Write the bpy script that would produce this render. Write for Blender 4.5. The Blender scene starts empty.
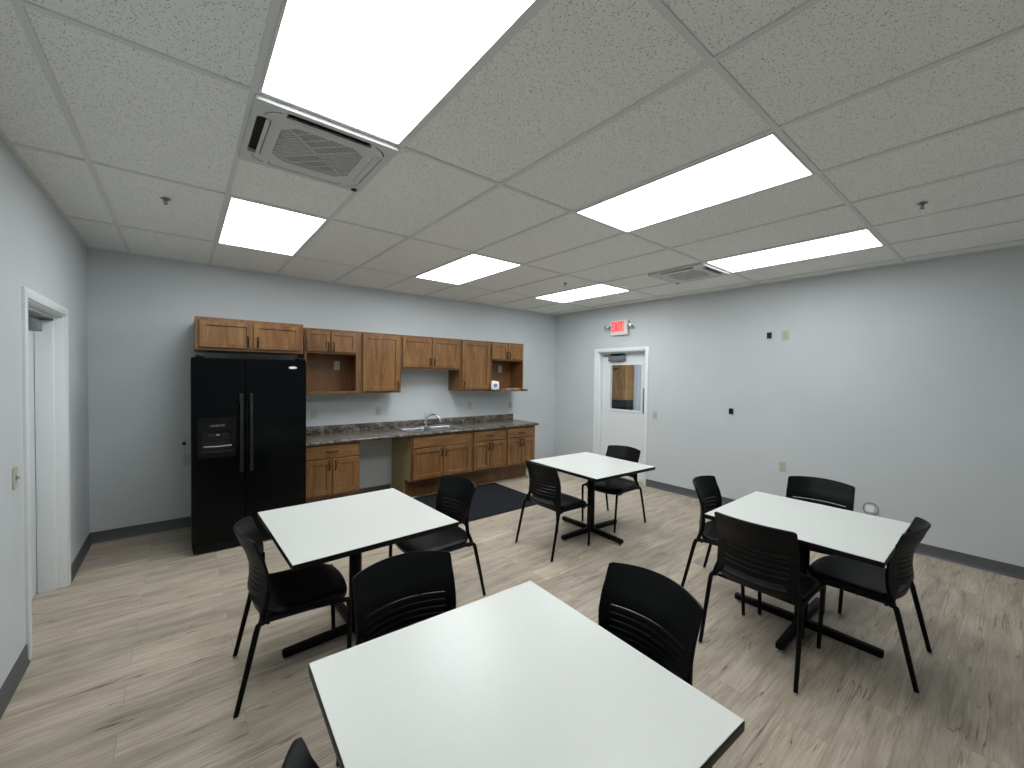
import bpy, bmesh, math, random
from mathutils import Vector, Matrix
from mathutils.geometry import tessellate_polygon

random.seed(7)
scn = bpy.context.scene
COL = scn.collection
PI = math.pi

# ------------------------------------------------------------------ camera
cd = bpy.data.cameras.new('camera')
cam = bpy.data.objects.new('camera', cd)
COL.objects.link(cam)
cd.sensor_fit = 'HORIZONTAL'
cd.sensor_width = 36.0
cd.lens = 408.07 / 1024 * 36.0
cd.clip_start = 0.02
cr = Vector((0.77815362, -0.62793175, 0.01336662))
cu = Vector((0.00355498, 0.02568504, 0.99966376))
cf = Vector((0.62806394, 0.77784446, -0.02221919))
m = Matrix(((cr.x, cu.x, -cf.x), (cr.y, cu.y, -cf.y), (cr.z, cu.z, -cf.z))).to_4x4()
m.translation = Vector((-0.2228, -1.9184, 1.6067))
cam.matrix_world = m
scn.camera = cam

# ------------------------------------------------------------------ world, exposure
w = bpy.data.worlds.new('world')
scn.world = w
w.use_nodes = True
w.node_tree.nodes['Background'].inputs[0].default_value = (0.55, 0.72, 1.0, 1)
w.node_tree.nodes['Background'].inputs[1].default_value = 1.0
scn.view_settings.view_transform = 'Standard'
scn.view_settings.look = 'None'
scn.view_settings.gamma = 1.0
scn.view_settings.use_curve_mapping = False
scn.view_settings.exposure = 0.0
LIGHT_POWER = 10.6          # radiance of the troffer diffusers
try:
    scn.cycles.use_denoising = True
    scn.cycles.max_bounces = 10
    scn.cycles.diffuse_bounces = 6
    scn.cycles.glossy_bounces = 4
    scn.cycles.sample_clamp_indirect = 6.0
except Exception:
    pass

# ------------------------------------------------------------------ room numbers (metres)
XL, XR, YB, YF = -0.894, 5.09, 3.41, -3.2
CEIL = 2.71
T = 0.6096

# ------------------------------------------------------------------ materials
def mat(name, color, rough=0.5, metal=0.0, spec=0.5):
    mt = bpy.data.materials.new(name)
    mt.use_nodes = True
    b = mt.node_tree.nodes['Principled BSDF']
    b.inputs['Base Color'].default_value = (*color, 1)
    b.inputs['Roughness'].default_value = rough
    b.inputs['Metallic'].default_value = metal
    b.inputs['Specular IOR Level'].default_value = spec
    return mt

def nodes(mt):
    return mt.node_tree.nodes, mt.node_tree.links, mt.node_tree.nodes['Principled BSDF']

def coords(mt, scale=(1, 1, 1), kind='Object', rot=(0, 0, 0)):
    n, l, b = nodes(mt)
    tc = n.new('ShaderNodeTexCoord')
    mp = n.new('ShaderNodeMapping')
    mp.inputs['Scale'].default_value = scale
    mp.inputs['Rotation'].default_value = rot
    l.new(tc.outputs[kind], mp.inputs['Vector'])
    return mp.outputs['Vector']

def noise(mt, vec, scale, detail=4, rough=0.6, dist=0.0):
    n, l, b = nodes(mt)
    t = n.new('ShaderNodeTexNoise')
    t.inputs['Scale'].default_value = scale
    t.inputs['Detail'].default_value = detail
    t.inputs['Roughness'].default_value = rough
    t.inputs['Distortion'].default_value = dist
    l.new(vec, t.inputs['Vector'])
    return t.outputs['Fac']

def ramp(mt, fac, stops, interp='LINEAR'):
    n, l, b = nodes(mt)
    r = n.new('ShaderNodeValToRGB')
    r.color_ramp.interpolation = interp
    els = r.color_ramp.elements
    while len(els) < len(stops):
        els.new(0.5)
    for e, (p, c) in zip(els, stops):
        e.position = p
        e.color = (*c, 1) if len(c) == 3 else c
    l.new(fac, r.inputs['Fac'])
    return r.outputs['Color']

def mix(mt, fac, a, b_, mode='MIX'):
    n, l, b = nodes(mt)
    x = n.new('ShaderNodeMix')
    x.data_type = 'RGBA'
    x.blend_type = mode
    for k, v in ((0, fac), (6, a), (7, b_)):
        if isinstance(v, (int, float)):
            x.inputs[k].default_value = v
        elif isinstance(v, tuple):
            x.inputs[k].default_value = (*v, 1)
        else:
            l.new(v, x.inputs[k])
    return x.outputs[2]

def math_(mt, op, a, b_=None):
    n, l, b = nodes(mt)
    x = n.new('ShaderNodeMath')
    x.operation = op
    for k, v in ((0, a), (1, b_)):
        if v is None:
            continue
        if isinstance(v, (int, float)):
            x.inputs[k].default_value = v
        else:
            l.new(v, x.inputs[k])
    return x.outputs[0]

def bump(mt, height, strength=0.2, dist=0.01):
    n, l, b = nodes(mt)
    x = n.new('ShaderNodeBump')
    x.inputs['Strength'].default_value = strength
    x.inputs['Distance'].default_value = dist
    l.new(height, x.inputs['Height'])
    l.new(x.outputs['Normal'], b.inputs['Normal'])

def setcol(mt, c):
    n, l, b = nodes(mt)
    l.new(c, b.inputs['Base Color'])

def m_wall(name, c):
    mt = mat(name, c, 0.55, spec=0.3)
    v = coords(mt)
    f = noise(mt, v, 1.3, 3)
    setcol(mt, ramp(mt, f, [(0.3, tuple(x * 0.97 for x in c)), (0.7, tuple(x * 1.03 for x in c))]))
    bump(mt, noise(mt, v, 260, 2), 0.06, 0.002)
    return mt

def m_floor():
    mt = mat('plank_floor', (0.3, 0.27, 0.22), 0.42, spec=0.4)
    n, l, b = nodes(mt)
    v = coords(mt)
    br = n.new('ShaderNodeTexBrick')
    br.offset = 0.37
    br.offset_frequency = 2
    br.inputs['Scale'].default_value = 1.0
    br.inputs['Brick Width'].default_value = 1.22
    br.inputs['Row Height'].default_value = 0.18
    br.inputs['Mortar Size'].default_value = 0.0012
    br.inputs['Mortar Smooth'].default_value = 0.3
    br.inputs['Bias'].default_value = 0.0
    br.inputs['Color1'].default_value = (0, 0, 0, 1)
    br.inputs['Color2'].default_value = (1, 1, 1, 1)
    br.inputs['Mortar'].default_value = (0.5, 0.5, 0.5, 1)
    l.new(v, br.inputs['Vector'])
    # a random offset per plank so that the grain breaks at each joint
    sep = n.new('ShaderNodeSeparateColor')
    l.new(br.outputs['Color'], sep.inputs[0])
    off = n.new('ShaderNodeCombineXYZ')
    l.new(math_(mt, 'MULTIPLY', sep.outputs[0], 7.3), off.inputs[0])
    l.new(math_(mt, 'MULTIPLY', sep.outputs[0], 13.1), off.inputs[1])
    add = n.new('ShaderNodeVectorMath')
    add.operation = 'ADD'
    l.new(v, add.inputs[0])
    l.new(off.outputs[0], add.inputs[1])
    def stretch(sx, sy):
        mp = n.new('ShaderNodeMapping')
        mp.inputs['Scale'].default_value = (sx, sy, 1)
        l.new(add.outputs[0], mp.inputs['Vector'])
        return mp.outputs['Vector']
    broad = noise(mt, stretch(0.9, 6), 2.2, 5, 0.6, 0.6)
    fine = noise(mt, stretch(1.6, 34), 3.0, 6, 0.7, 0.5)
    c = ramp(mt, broad, [(0.25, (0.32, 0.265, 0.20)), (0.5, (0.47, 0.405, 0.32)), (0.78, (0.62, 0.545, 0.45))])
    c2 = ramp(mt, fine, [(0.3, (0.70, 0.68, 0.66)), (0.55, (1.0, 1.0, 1.0)), (0.75, (1.18, 1.17, 1.15))])
    c = mix(mt, 0.85, c, c2, 'MULTIPLY')
    # thin dark cracks along the grain
    for sx, sy, sc_, wd, thr in ((.36, 8, 2.0, .008, .45), (.45, 17, 2.2, .015, .50)):
        st = noise(mt, stretch(sx, sy), sc_, 2, 0.35, 0.12)
        crack = ramp(mt, st, [(0.0, (1, 1, 1)), (0.5 - wd, (1, 1, 1)), (0.5, (0.34, 0.31, 0.29)), (0.5 + wd * .5, (1, 1, 1)), (1, (1, 1, 1))])
        mask = ramp(mt, noise(mt, stretch(1.3, 5), 1.9, 2), [(thr, (0, 0, 0)), (thr + .08, (1, 1, 1))])
        c = mix(mt, mask, c, mix(mt, 1.0, c, crack, 'MULTIPLY'))
    pale = ramp(mt, noise(mt, stretch(0.8, 22), 2.1, 3, 0.5, 0.8), [(0.66, (0, 0, 0)), (0.74, (0.55, 0.55, 0.55))])
    c = mix(mt, pale, c, (0.6, 0.56, 0.49))
    tone = ramp(mt, sep.outputs[0], [(0, (0.86, 0.86, 0.87)), (1, (1.1, 1.09, 1.07))])
    c = mix(mt, 1.0, c, tone, 'MULTIPLY')
    c = mix(mt, math_(mt, 'MULTIPLY', br.outputs['Fac'], 0.55), c, (0.14, 0.12, 0.1))
    setcol(mt, c)
    l.new(math_(mt, 'ADD', math_(mt, 'MULTIPLY', fine, 0.2), 0.36), b.inputs['Roughness'])
    bump(mt, fine, 0.1, 0.002)
    return mt

def m_tile():
    mt = mat('acoustic_tile', (0.62, 0.63, 0.6), 0.9, spec=0.1)
    n, l, b = nodes(mt)
    v = coords(mt)
    vo = n.new('ShaderNodeTexVoronoi')
    vo.inputs['Scale'].default_value = 130
    l.new(v, vo.inputs['Vector'])
    d = ramp(mt, vo.outputs['Distance'], [(0.2, (1, 1, 1)), (0.34, (0, 0, 0))])
    msk = ramp(mt, noise(mt, v, 70, 2), [(0.42, (0, 0, 0)), (0.56, (1, 1, 1))])
    hole = mix(mt, 1.0, d, msk, 'MULTIPLY')
    base = ramp(mt, noise(mt, v, 140, 4, 0.8), [(0.3, (0.79, 0.80, 0.78)), (0.7, (0.9, 0.91, 0.89))])
    setcol(mt, mix(mt, hole, base, (0.2, 0.2, 0.18)))
    bump(mt, noise(mt, v, 140, 4, 0.8), 0.3, 0.003)
    return mt

def m_wood(name, dark, mid, light, axis='z', rough=0.38):
    mt = mat(name, mid, rough, spec=0.45)
    n, l, b = nodes(mt)
    sc = {'z': (9, 9, 1.1), 'x': (1.1, 9, 9)}[axis]
    tc = n.new('ShaderNodeTexCoord')
    oi = n.new('ShaderNodeObjectInfo')
    add = n.new('ShaderNodeVectorMath')
    add.operation = 'ADD'
    mul = n.new('ShaderNodeMath'); mul.operation = 'MULTIPLY'; mul.inputs[1].default_value = 31.0
    l.new(oi.outputs['Random'], mul.inputs[0])
    l.new(tc.outputs['Object'], add.inputs[0])
    l.new(mul.outputs[0], add.inputs[1])
    mp = n.new('ShaderNodeMapping')
    mp.inputs['Scale'].default_value = sc
    l.new(add.outputs[0], mp.inputs['Vector'])
    v = mp.outputs['Vector']
    g = noise(mt, v, 1.6, 5, 0.65, 1.2)
    f = noise(mt, v, 14, 3, 0.6, 0.3)
    c = ramp(mt, g, [(0.28, dark), (0.5, mid), (0.72, light)])
    c = mix(mt, 0.6, c, ramp(mt, f, [(0.3, (0.8, 0.78, 0.76)), (0.7, (1.12, 1.12, 1.12))]), 'MULTIPLY')
    # an occasional knot
    vo = n.new('ShaderNodeTexVoronoi')
    vo.inputs['Scale'].default_value = 0.55
    l.new(v, vo.inputs['Vector'])
    kn = ramp(mt, vo.outputs['Distance'], [(0.03, (0.45, 0.4, 0.38)), (0.16, (1, 1, 1))])
    c = mix(mt, 0.8, c, kn, 'MULTIPLY')
    setcol(mt, c)
    bump(mt, f, 0.05, 0.002)
    return mt

def m_counter():
    mt = mat('granite_laminate', (0.1, 0.09, 0.08), 0.25, spec=0.5)
    v = coords(mt)
    a = noise(mt, v, 11, 7, 0.72, 1.5)
    c = ramp(mt, a, [(0.34, (0.022, 0.018, 0.015)), (0.47, (0.09, 0.073, 0.06)), (0.56, (0.165, 0.145, 0.122)), (0.68, (0.34, 0.31, 0.27))])
    d = noise(mt, v, 46, 4, 0.7)
    c = mix(mt, 0.7, c, ramp(mt, d, [(0.35, (0.5, 0.5, 0.5)), (0.65, (1.4, 1.38, 1.35))]), 'MULTIPLY')
    setcol(mt, c)
    return mt

def m_plastic(name, c, rough):
    mt = mat(name, c, rough, spec=0.4)
    v = coords(mt)
    bump(mt, noise(mt, v, 900, 2), 0.12, 0.001)
    return mt

def m_emit(name, col, strength):
    mt = mat(name, (0.8, 0.8, 0.8), 0.5)
    n, l, b = nodes(mt)
    b.inputs['Emission Color'].default_value = (*col, 1)
    b.inputs['Emission Strength'].default_value = strength
    return mt

def m_speckle(name, c, amt=0.25, scale=300, rough=0.9):
    mt = mat(name, c, rough, spec=0.15)
    v = coords(mt)
    f = noise(mt, v, scale, 3, 0.7)
    setcol(mt, ramp(mt, f, [(0.3, tuple(x * (1 - amt) for x in c)), (0.7, tuple(x * (1 + amt) for x in c))]))
    bump(mt, f, 0.5, 0.004)
    return mt

def m_glass():
    mt = bpy.data.materials.new('clear_glass')
    mt.use_nodes = True
    b = mt.node_tree.nodes['Principled BSDF']
    b.inputs['Base Color'].default_value = (0.96, 0.98, 1, 1)
    b.inputs['Roughness'].default_value = 0.02
    b.inputs['Transmission Weight'].default_value = 1.0
    b.inputs['IOR'].default_value = 1.45
    return mt

M = {}
M['wall'] = m_wall('grey_paint', (0.56, 0.60, 0.615))
M['floor'] = m_floor()
M['tile'] = m_tile()
M['grid'] = mat('ceiling_grid_paint', (0.68, 0.69, 0.67), 0.6)
M['base'] = mat('grey_rubber_base', (0.085, 0.09, 0.092), 0.5)
M['white_paint'] = mat('white_paint', (0.72, 0.76, 0.77), 0.35)
M['trim_paint'] = mat('trim_paint', (0.76, 0.8, 0.81), 0.3)
M['wood'] = m_wood('stained_wood', (0.095, 0.040, 0.012), (0.185, 0.089, 0.029), (0.265, 0.137, 0.050))
M['wood_h'] = m_wood('stained_wood_across', (0.095, 0.040, 0.012), (0.185, 0.089, 0.029), (0.265, 0.137, 0.050), 'x')
M['wood_dark'] = m_wood('stained_wood_frame', (0.085, 0.035, 0.011), (0.16, 0.074, 0.025), (0.22, 0.108, 0.04))
M['edge_shade'] = m_wood('dark_edge_shade', (0.03, 0.012, 0.005), (0.045, 0.018, 0.008), (0.06, 0.026, 0.011))
M['wood_in'] = m_wood('cabinet_inside', (0.13, 0.06, 0.022), (0.17, 0.08, 0.029), (0.21, 0.1, 0.038))
M['panel_raw'] = m_wood('raw_side_panel', (0.28, 0.22, 0.1), (0.33, 0.265, 0.125), (0.37, 0.3, 0.15))
M['oak'] = m_wood('honey_oak', (0.22, 0.11, 0.03), (0.36, 0.2, 0.06), (0.45, 0.26, 0.09))
M['counter'] = m_counter()
M['black_gloss'] = mat('black_enamel', (0.0012, 0.0018, 0.0024), 0.2, spec=0.16)
M['black_trim'] = mat('black_trim_plastic', (0.003, 0.0035, 0.004), 0.35, spec=0.25)
M['grey_trim'] = mat('dark_grey_trim', (0.015, 0.016, 0.017), 0.4, spec=0.25)
M['badge'] = mat('silver_badge', (0.75, 0.77, 0.78), 0.25)
M['shell'] = m_plastic('black_chair_plastic', (0.0014, 0.0019, 0.0024), 0.45)
M['shell'].node_tree.nodes['Principled BSDF'].inputs['Specular IOR Level'].default_value = 0.2
M['leg'] = mat('black_leg_paint', (0.0012, 0.0012, 0.0014), 0.5, spec=0.15)
M['glide'] = mat('clear_glide', (0.35, 0.35, 0.34), 0.3)
M['top'] = mat('white_laminate', (0.655, 0.675, 0.64), 0.30)
setcol(M['top'], ramp(M['top'], noise(M['top'], coords(M['top']), 60, 3), [(0.3, (0.648, 0.668, 0.633)), (0.7, (0.662, 0.682, 0.647))]))
M['top'].node_tree.nodes['Principled BSDF'].inputs['Specular IOR Level'].default_value = 0.25
M['edge'] = mat('black_edge_band', (0.003, 0.003, 0.003), 0.45, spec=0.2)
M['steel'] = mat('stainless_steel', (0.42, 0.43, 0.43), 0.36, 1.0)
M['chrome'] = mat('chrome', (0.7, 0.72, 0.74), 0.08, 1.0)
M['bronze'] = mat('dark_bronze', (0.012, 0.008, 0.006), 0.45, spec=0.3)
M['ivory'] = mat('ivory_plate', (0.48, 0.48, 0.39), 0.4)
M['ivory_d'] = mat('ivory_recess', (0.22, 0.2, 0.15), 0.5)
M['black'] = mat('black_plastic', (0.006, 0.006, 0.006), 0.5)
M['diffuser'] = m_emit('lit_diffuser', (0.94, 0.97, 0.99), LIGHT_POWER)
M['fixture'] = mat('fixture_paint', (0.66, 0.68, 0.68), 0.45)
M['ac'] = mat('cassette_plastic', (0.6, 0.61, 0.6), 0.4)
M['ac_dark'] = mat('cassette_recess', (0.008, 0.009, 0.010), 0.6)
M['ac_slat'] = mat('cassette_slat', (0.62, 0.64, 0.64), 0.5)
M['mat'] = m_speckle('dark_floor_mat_pile', (0.019, 0.021, 0.024), 0.5, 260, 0.95)
M['mat'].node_tree.nodes['Principled BSDF'].inputs['Specular IOR Level'].default_value = 0.05
M['red'] = m_emit('exit_red', (1.0, 0.03, 0.06), 0.85)
M['red_bg'] = m_emit('exit_face', (1.0, 0.12, 0.13), 0.25)
M['red'].node_tree.nodes['Principled BSDF'].inputs['Base Color'].default_value = (0.6, 0.01, 0.02, 1)
M['red_bg'].node_tree.nodes['Principled BSDF'].inputs['Base Color'].default_value = (0.8, 0.28, 0.25, 1)
M['sign'] = mat('sign_housing', (0.75, 0.72, 0.72), 0.4)
M['lens'] = mat('lamp_head', (0.45, 0.47, 0.47), 0.15, 0.6)
M['grey_metal'] = mat('grey_closer', (0.17, 0.18, 0.185), 0.4, 0.2)
M['glass'] = m_glass()
M['paper'] = mat('white_paper', (0.85, 0.85, 0.85), 0.7)
M['blue'] = mat('blue_print', (0.16, 0.22, 0.38), 0.6)
M['peach'] = mat('pale_peach_paper', (0.62, 0.48, 0.38), 0.8)
M['brass'] = mat('dull_brass', (0.25, 0.22, 0.14), 0.4, 0.8)

# ------------------------------------------------------------------ mesh builder
class MB:
    def __init__(self):
        self.bm = bmesh.new()
    def _merge(self, tmp, mtx=None):
        if mtx is not None:
            bmesh.ops.transform(tmp, matrix=mtx, verts=tmp.verts)
        me = bpy.data.meshes.new('tmp')
        tmp.to_mesh(me); tmp.free()
        self.bm.from_mesh(me)
        bpy.data.meshes.remove(me)
    def box(self, x0, x1, y0, y1, z0, z1, bev=0.0, mtx=None, seg=2):
        t = bmesh.new()
        bmesh.ops.create_cube(t, size=1)
        for v in t.verts:
            v.co = Vector(((x0 + x1) / 2 + v.co.x * (x1 - x0), (y0 + y1) / 2 + v.co.y * (y1 - y0), (z0 + z1) / 2 + v.co.z * (z1 - z0)))
        if bev > 0:
            bmesh.ops.bevel(t, geom=t.edges[:], offset=bev, segments=seg, affect='EDGES', profile=0.5)
        self._merge(t, mtx)
        return self
    def cyl(self, c, r, h, axis='z', seg=24, r2=None, bev=0.0):
        t = bmesh.new()
        bmesh.ops.create_cone(t, cap_ends=True, segments=seg, radius1=r, radius2=r if r2 is None else r2, depth=h)
        if bev > 0:
            es = [e for e in t.edges if len(e.link_faces) == 2 and any(len(f.verts) > 4 for f in e.link_faces)]
            bmesh.ops.bevel(t, geom=es, offset=bev, segments=2, affect='EDGES', profile=0.5)
        rot = {'z': Matrix(), 'x': Matrix.Rotation(PI / 2, 4, 'Y'), 'y': Matrix.Rotation(-PI / 2, 4, 'X')}[axis]
        self._merge(t, Matrix.Translation(c) @ rot)
        return self
    def tube(self, pts, r, seg=12, caps=True, sx=1.0):
        pts = [Vector(p) for p in pts]
        rs = r if isinstance(r, (list, tuple)) else [r] * len(pts)
        rings = []
        up = Vector((0, 0, 1))
        tan = []
        for i in range(len(pts)):
            a = pts[max(i - 1, 0)]; b = pts[min(i + 1, len(pts) - 1)]
            tan.append((b - a).normalized())
        ref = up if abs(tan[0].dot(up)) < 0.9 else Vector((1, 0, 0))
        n0 = (ref - tan[0] * ref.dot(tan[0])).normalized()
        for i, p in enumerate(pts):
            n0 = (n0 - tan[i] * n0.dot(tan[i])).normalized()
            bn = tan[i].cross(n0)
            rings.append([self.bm.verts.new(p + (n0 * math.cos(2 * PI * k / seg) * sx + bn * math.sin(2 * PI * k / seg)) * rs[i]) for k in range(seg)])
        for i in range(len(rings) - 1):
            for k in range(seg):
                self.bm.faces.new((rings[i][k], rings[i][(k + 1) % seg], rings[i + 1][(k + 1) % seg], rings[i + 1][k]))
        if caps:
            self.bm.faces.new(list(reversed(rings[0])))
            self.bm.faces.new(rings[-1])
        return self
    def prism(self, loops, d0, d1, fn):
        """2-D outline with holes, extruded from d0 to d1; fn(u, v, d) gives the 3-D point."""
        vs3 = [[Vector((p[0], p[1], 0)) for p in lp] for lp in loops]
        tris = tessellate_polygon(vs3)
        flat = [p for lp in loops for p in lp]
        A = [self.bm.verts.new(fn(p[0], p[1], d0)) for p in flat]
        B = [self.bm.verts.new(fn(p[0], p[1], d1)) for p in flat]
        for t in tris:
            try:
                self.bm.faces.new([A[i] for i in t]); self.bm.faces.new([B[i] for i in reversed(t)])
            except ValueError:
                pass
        o = 0
        for lp in loops:
            k = len(lp)
            for i in range(k):
                a, b = o + i, o + (i + 1) % k
                self.bm.faces.new((A[a], A[b], B[b], B[a]))
            o += k
        return self
    def loops_bridge(self, rings, cap=True):
        R = [[self.bm.verts.new(p) for p in r] for r in rings]
        for i in range(len(R) - 1):
            k = len(R[i])
            for j in range(k):
                self.bm.faces.new((R[i][j], R[i][(j + 1) % k], R[i + 1][(j + 1) % k], R[i + 1][j]))
        if cap:
            self.bm.faces.new(list(reversed(R[0]))); self.bm.faces.new(R[-1])
        return self
    def build(self, name, material, parent=None, smooth=True, loc=None, angle=35):
        bmesh.ops.recalc_face_normals(self.bm, faces=self.bm.faces)
        me = bpy.data.meshes.new(name)
        self.bm.to_mesh(me); self.bm.free()
        if smooth:
            for p in me.polygons:
                p.use_smooth = True
            try:
                me.set_sharp_from_angle(angle=math.radians(angle))
            except Exception:
                pass
        me.materials.append(material)
        o = bpy.data.objects.new(name, me)
        COL.objects.link(o)
        if parent is not None:
            o.parent = parent
        if loc is not None:
            o.location = loc
        return o

def rect(x0, x1, y0, y1):
    return [(x0, y0), (x1, y0), (x1, y1), (x0, y1)]
def rrect(x0, x1, y0, y1, r, n=5):
    out = []
    for cx, cy, a0 in ((x1 - r, y0 + r, -90), (x1 - r, y1 - r, 0), (x0 + r, y1 - r, 90), (x0 + r, y0 + r, 180)):
        for k in range(n + 1):
            a = math.radians(a0 + 90 * k / n)
            out.append((cx + r * math.cos(a), cy + r * math.sin(a)))
    return out
XY = lambda u, v, d: (u, v, d)
XZ = lambda u, v, d: (u, d, v)
YZ = lambda u, v, d: (d, u, v)

def empty(name, loc=(0, 0, 0), rz=0.0, parent=None):
    o = bpy.data.objects.new(name, None)
    o.empty_display_size = 0.1
    COL.objects.link(o)
    o.location = loc
    o.rotation_euler = (0, 0, rz)
    if parent is not None:
        o.parent = parent
    return o

def tag(o, label=None, cat=None, group=None, kind=None):
    if label: o['label'] = label
    if cat: o['category'] = cat
    if group: o['group'] = group
    if kind: o['kind'] = kind
    return o

def struct(o):
    o['kind'] = 'structure'
    return o

def copy_tree(o, parent=None):
    c = o.copy()
    COL.objects.link(c)
    if parent is not None:
        c.parent = parent
        c.matrix_parent_inverse = o.matrix_parent_inverse.copy()
    for ch in list(o.children):
        copy_tree(ch, c)
    return c

# ================================================================== THE ROOM
HX = 7.0            # far end of the room beyond the right-hand door
struct(MB().box(XL - 0.2, HX + 0.12, YF - 0.12, 5.0, -0.06, 0.0).build('floor', M['floor'], smooth=False))

# ceiling with openings for the fixtures
LG = [(0, -1), (3, -1), (6, -1), (0, 1), (3, 1), (6, 1)]
AC = [(0, 0), (6, 0)]
holes = []
for i, j in LG:
    holes.append(rect(i * T + .012, (i + 1) * T - .012, j * 2 * T + .012, (j + 1) * 2 * T - .012))
for i, j in AC:
    holes.append(rect(i * T + .03, (i + 1) * T - .03, j * 2 * T + .03, j * 2 * T + T - .03))
c = MB().prism([rect(XL - .1, XR + .1, YF - .1, YB + .1)] + holes, CEIL + 0.006, CEIL + 0.03, XY)
struct(c.build('ceiling', M['tile'], smooth=False))
g = MB()
zt0, zt1 = CEIL - 0.001, CEIL + 0.006
for i in range(-1, 9):
    g.box(i * T - .012, i * T + .012, YF, YB, zt0, zt1)
for j in range(-2, 3):
    y = j * 2 * T
    xs = [XL] + [i * T for i in range(-1, 9)] + [XR]
    for a, b in zip(xs[:-1], xs[1:]):
        g.box(a + .012, b - .012, y - .012, y + .012, zt0, zt1)
for i, j in AC:
    g.box(i * T + .012, (i + 1) * T - .012, T - .012, T + .012, zt0, zt1)
g.box(XL, XR, YB - .02, YB, zt0, zt1); g.box(XL, XR, YF, YF + .02, zt0, zt1)
g.box(XL, XL + .02, YF, YB, zt0, zt1); g.box(XR - .02, XR, YF, YB, zt0, zt1)
struct(g.build('trim_1', M['grid'], smooth=False))

# walls
WT = 0.16
LD = (1.495, 2.462, 2.0)     # left door opening y0, y1, head
RD = (1.53, 2.435, 2.0)
def wall_with_door(name, d0, d1, y0, y1, door):
    a, b, h = door
    mb = MB().prism([[(y0, 0), (a, 0), (a, h), (b, h), (b, 0), (y1, 0), (y1, CEIL + .006), (y0, CEIL + .006)]], d0, d1, YZ)
    return struct(mb.build(name, M['wall'], smooth=False))
wall_with_door('wall_left', XL - WT, XL, YF - .12, YB + .12, LD)
wall_with_door('wall_right', XR, XR + WT, YF - .12, YB + .12, RD)
struct(MB().box(XL, XR, YB, YB + .12, 0, CEIL + .006).build('wall_back', M['wall'], smooth=False))
struct(MB().box(XL, XR, YF - .12, YF, 0, CEIL + .006).build('wall_front', M['wall'], smooth=False))

# baseboards (rubber cove base with a small toe)
def base_profile(mb, p0, p1, inward):
    p0 = Vector(p0); p1 = Vector(p1); n = Vector(inward)
    prof = [(0.0, 0.0), (0.018, 0.0), (0.014, 0.006), (0.007, 0.018), (0.005, 0.1), (0.0, 0.102)]
    rings = [[p + n * a + Vector((0, 0, z)) for a, z in prof] for p in (p0, p1)]
    mb.loops_bridge(rings)
mb = MB(); base_profile(mb, (XL, YF, 0), (XL, LD[0] - .051, 0), (1, 0, 0)); base_profile(mb, (XL, LD[1] + .056, 0), (XL, YB, 0), (1, 0, 0))
struct(mb.build('baseboard_left', M['base']))
mb = MB(); base_profile(mb, (XL + .004, YB, 0), (1.975, YB, 0), (0, -1, 0)); base_profile(mb, (4.07, YB, 0), (XR - .004, YB, 0), (0, -1, 0))
struct(mb.build('baseboard_back', M['base']))
mb = MB(); base_profile(mb, (XR, YF, 0), (XR, RD[0] - .05, 0), (-1, 0, 0)); base_profile(mb, (XR, RD[1] + .055, 0), (XR, YB, 0), (-1, 0, 0))
struct(mb.build('baseboard_right', M['base']))

# door frames
def door_frame(name, xin, sgn, door, depth, cw=0.05):
    """xin: room face of the wall; sgn: +1 when the wall lies towards +x"""
    a, b, h = door
    mb = MB()
    s = sgn
    def fr(u0, u1, v0, v1, da, db):
        x0, x1 = sorted((xin + s * da, xin + s * db))
        mb.box(x0, x1, u0, u1, v0, v1, 0.002)
    # face of the frame, wrapped round the wall edge
    fr(a - cw, a + .004, 0, h + cw, -.014, .004)
    fr(b - .004, b + cw, 0, h + cw, -.014, .004)
    fr(a + .004, b - .004, h - .004, h + cw, -.014, .004)
    # jambs
    fr(a - .002, a + .012, 0, h, .0, depth + .03)
    fr(b - .012, b + .002, 0, h, .0, depth + .03)
    fr(a, b, h - .012, h + .002, .0, depth + .03)
    # stops
    fr(a + .012, a + .03, 0, h - .012, depth * .35, depth - .002)
    fr(b - .03, b - .012, 0, h - .012, depth * .35, depth - .002)
    fr(a + .03, b - .03, h - .03, h - .012, depth * .35, depth - .002)
    return struct(mb.build(name, M['trim_paint'], angle=30))
door_frame('trim_2', XL, -1, LD, 0.142, 0.05)
door_frame('trim_3', XR, 1, RD, 0.11)

# left door: closed white slab seen at a glancing angle
d1 = struct(empty('door_1', (XL - .165, (LD[0] + LD[1]) / 2, 0)))
yh = (LD[1] - LD[0]) / 2 - .015
MB().box(-.022, .022, -yh, yh, .008, 1.985, .002).build('door_slab', M['white_paint'], d1)
cl = MB().box(.023, .09, yh - .42, yh - .16, 1.86, 1.93, .004).build('door_closer', M['grey_metal'], d1)
MB().box(.04, .055, yh - .34, yh - .02, 1.945, 1.955, .002).box(.04, .12, yh - .04, yh - .02, 1.95, 1.962, .002).cyl((.05, yh - .3, 1.94), .012, .02).build('closer_arm', M['grey_metal'], cl)
mb = MB().cyl((.03, -yh + .07, .98), .03, .012, 'x').cyl((.06, -yh + .07, .98), .012, .05, 'x').tube([(.075, -yh + .07, .98), (.08, -yh + .12, .98), (.08, -yh + .19, .98)], .009)
mb.build('door_handle', M['steel'], d1)

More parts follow.
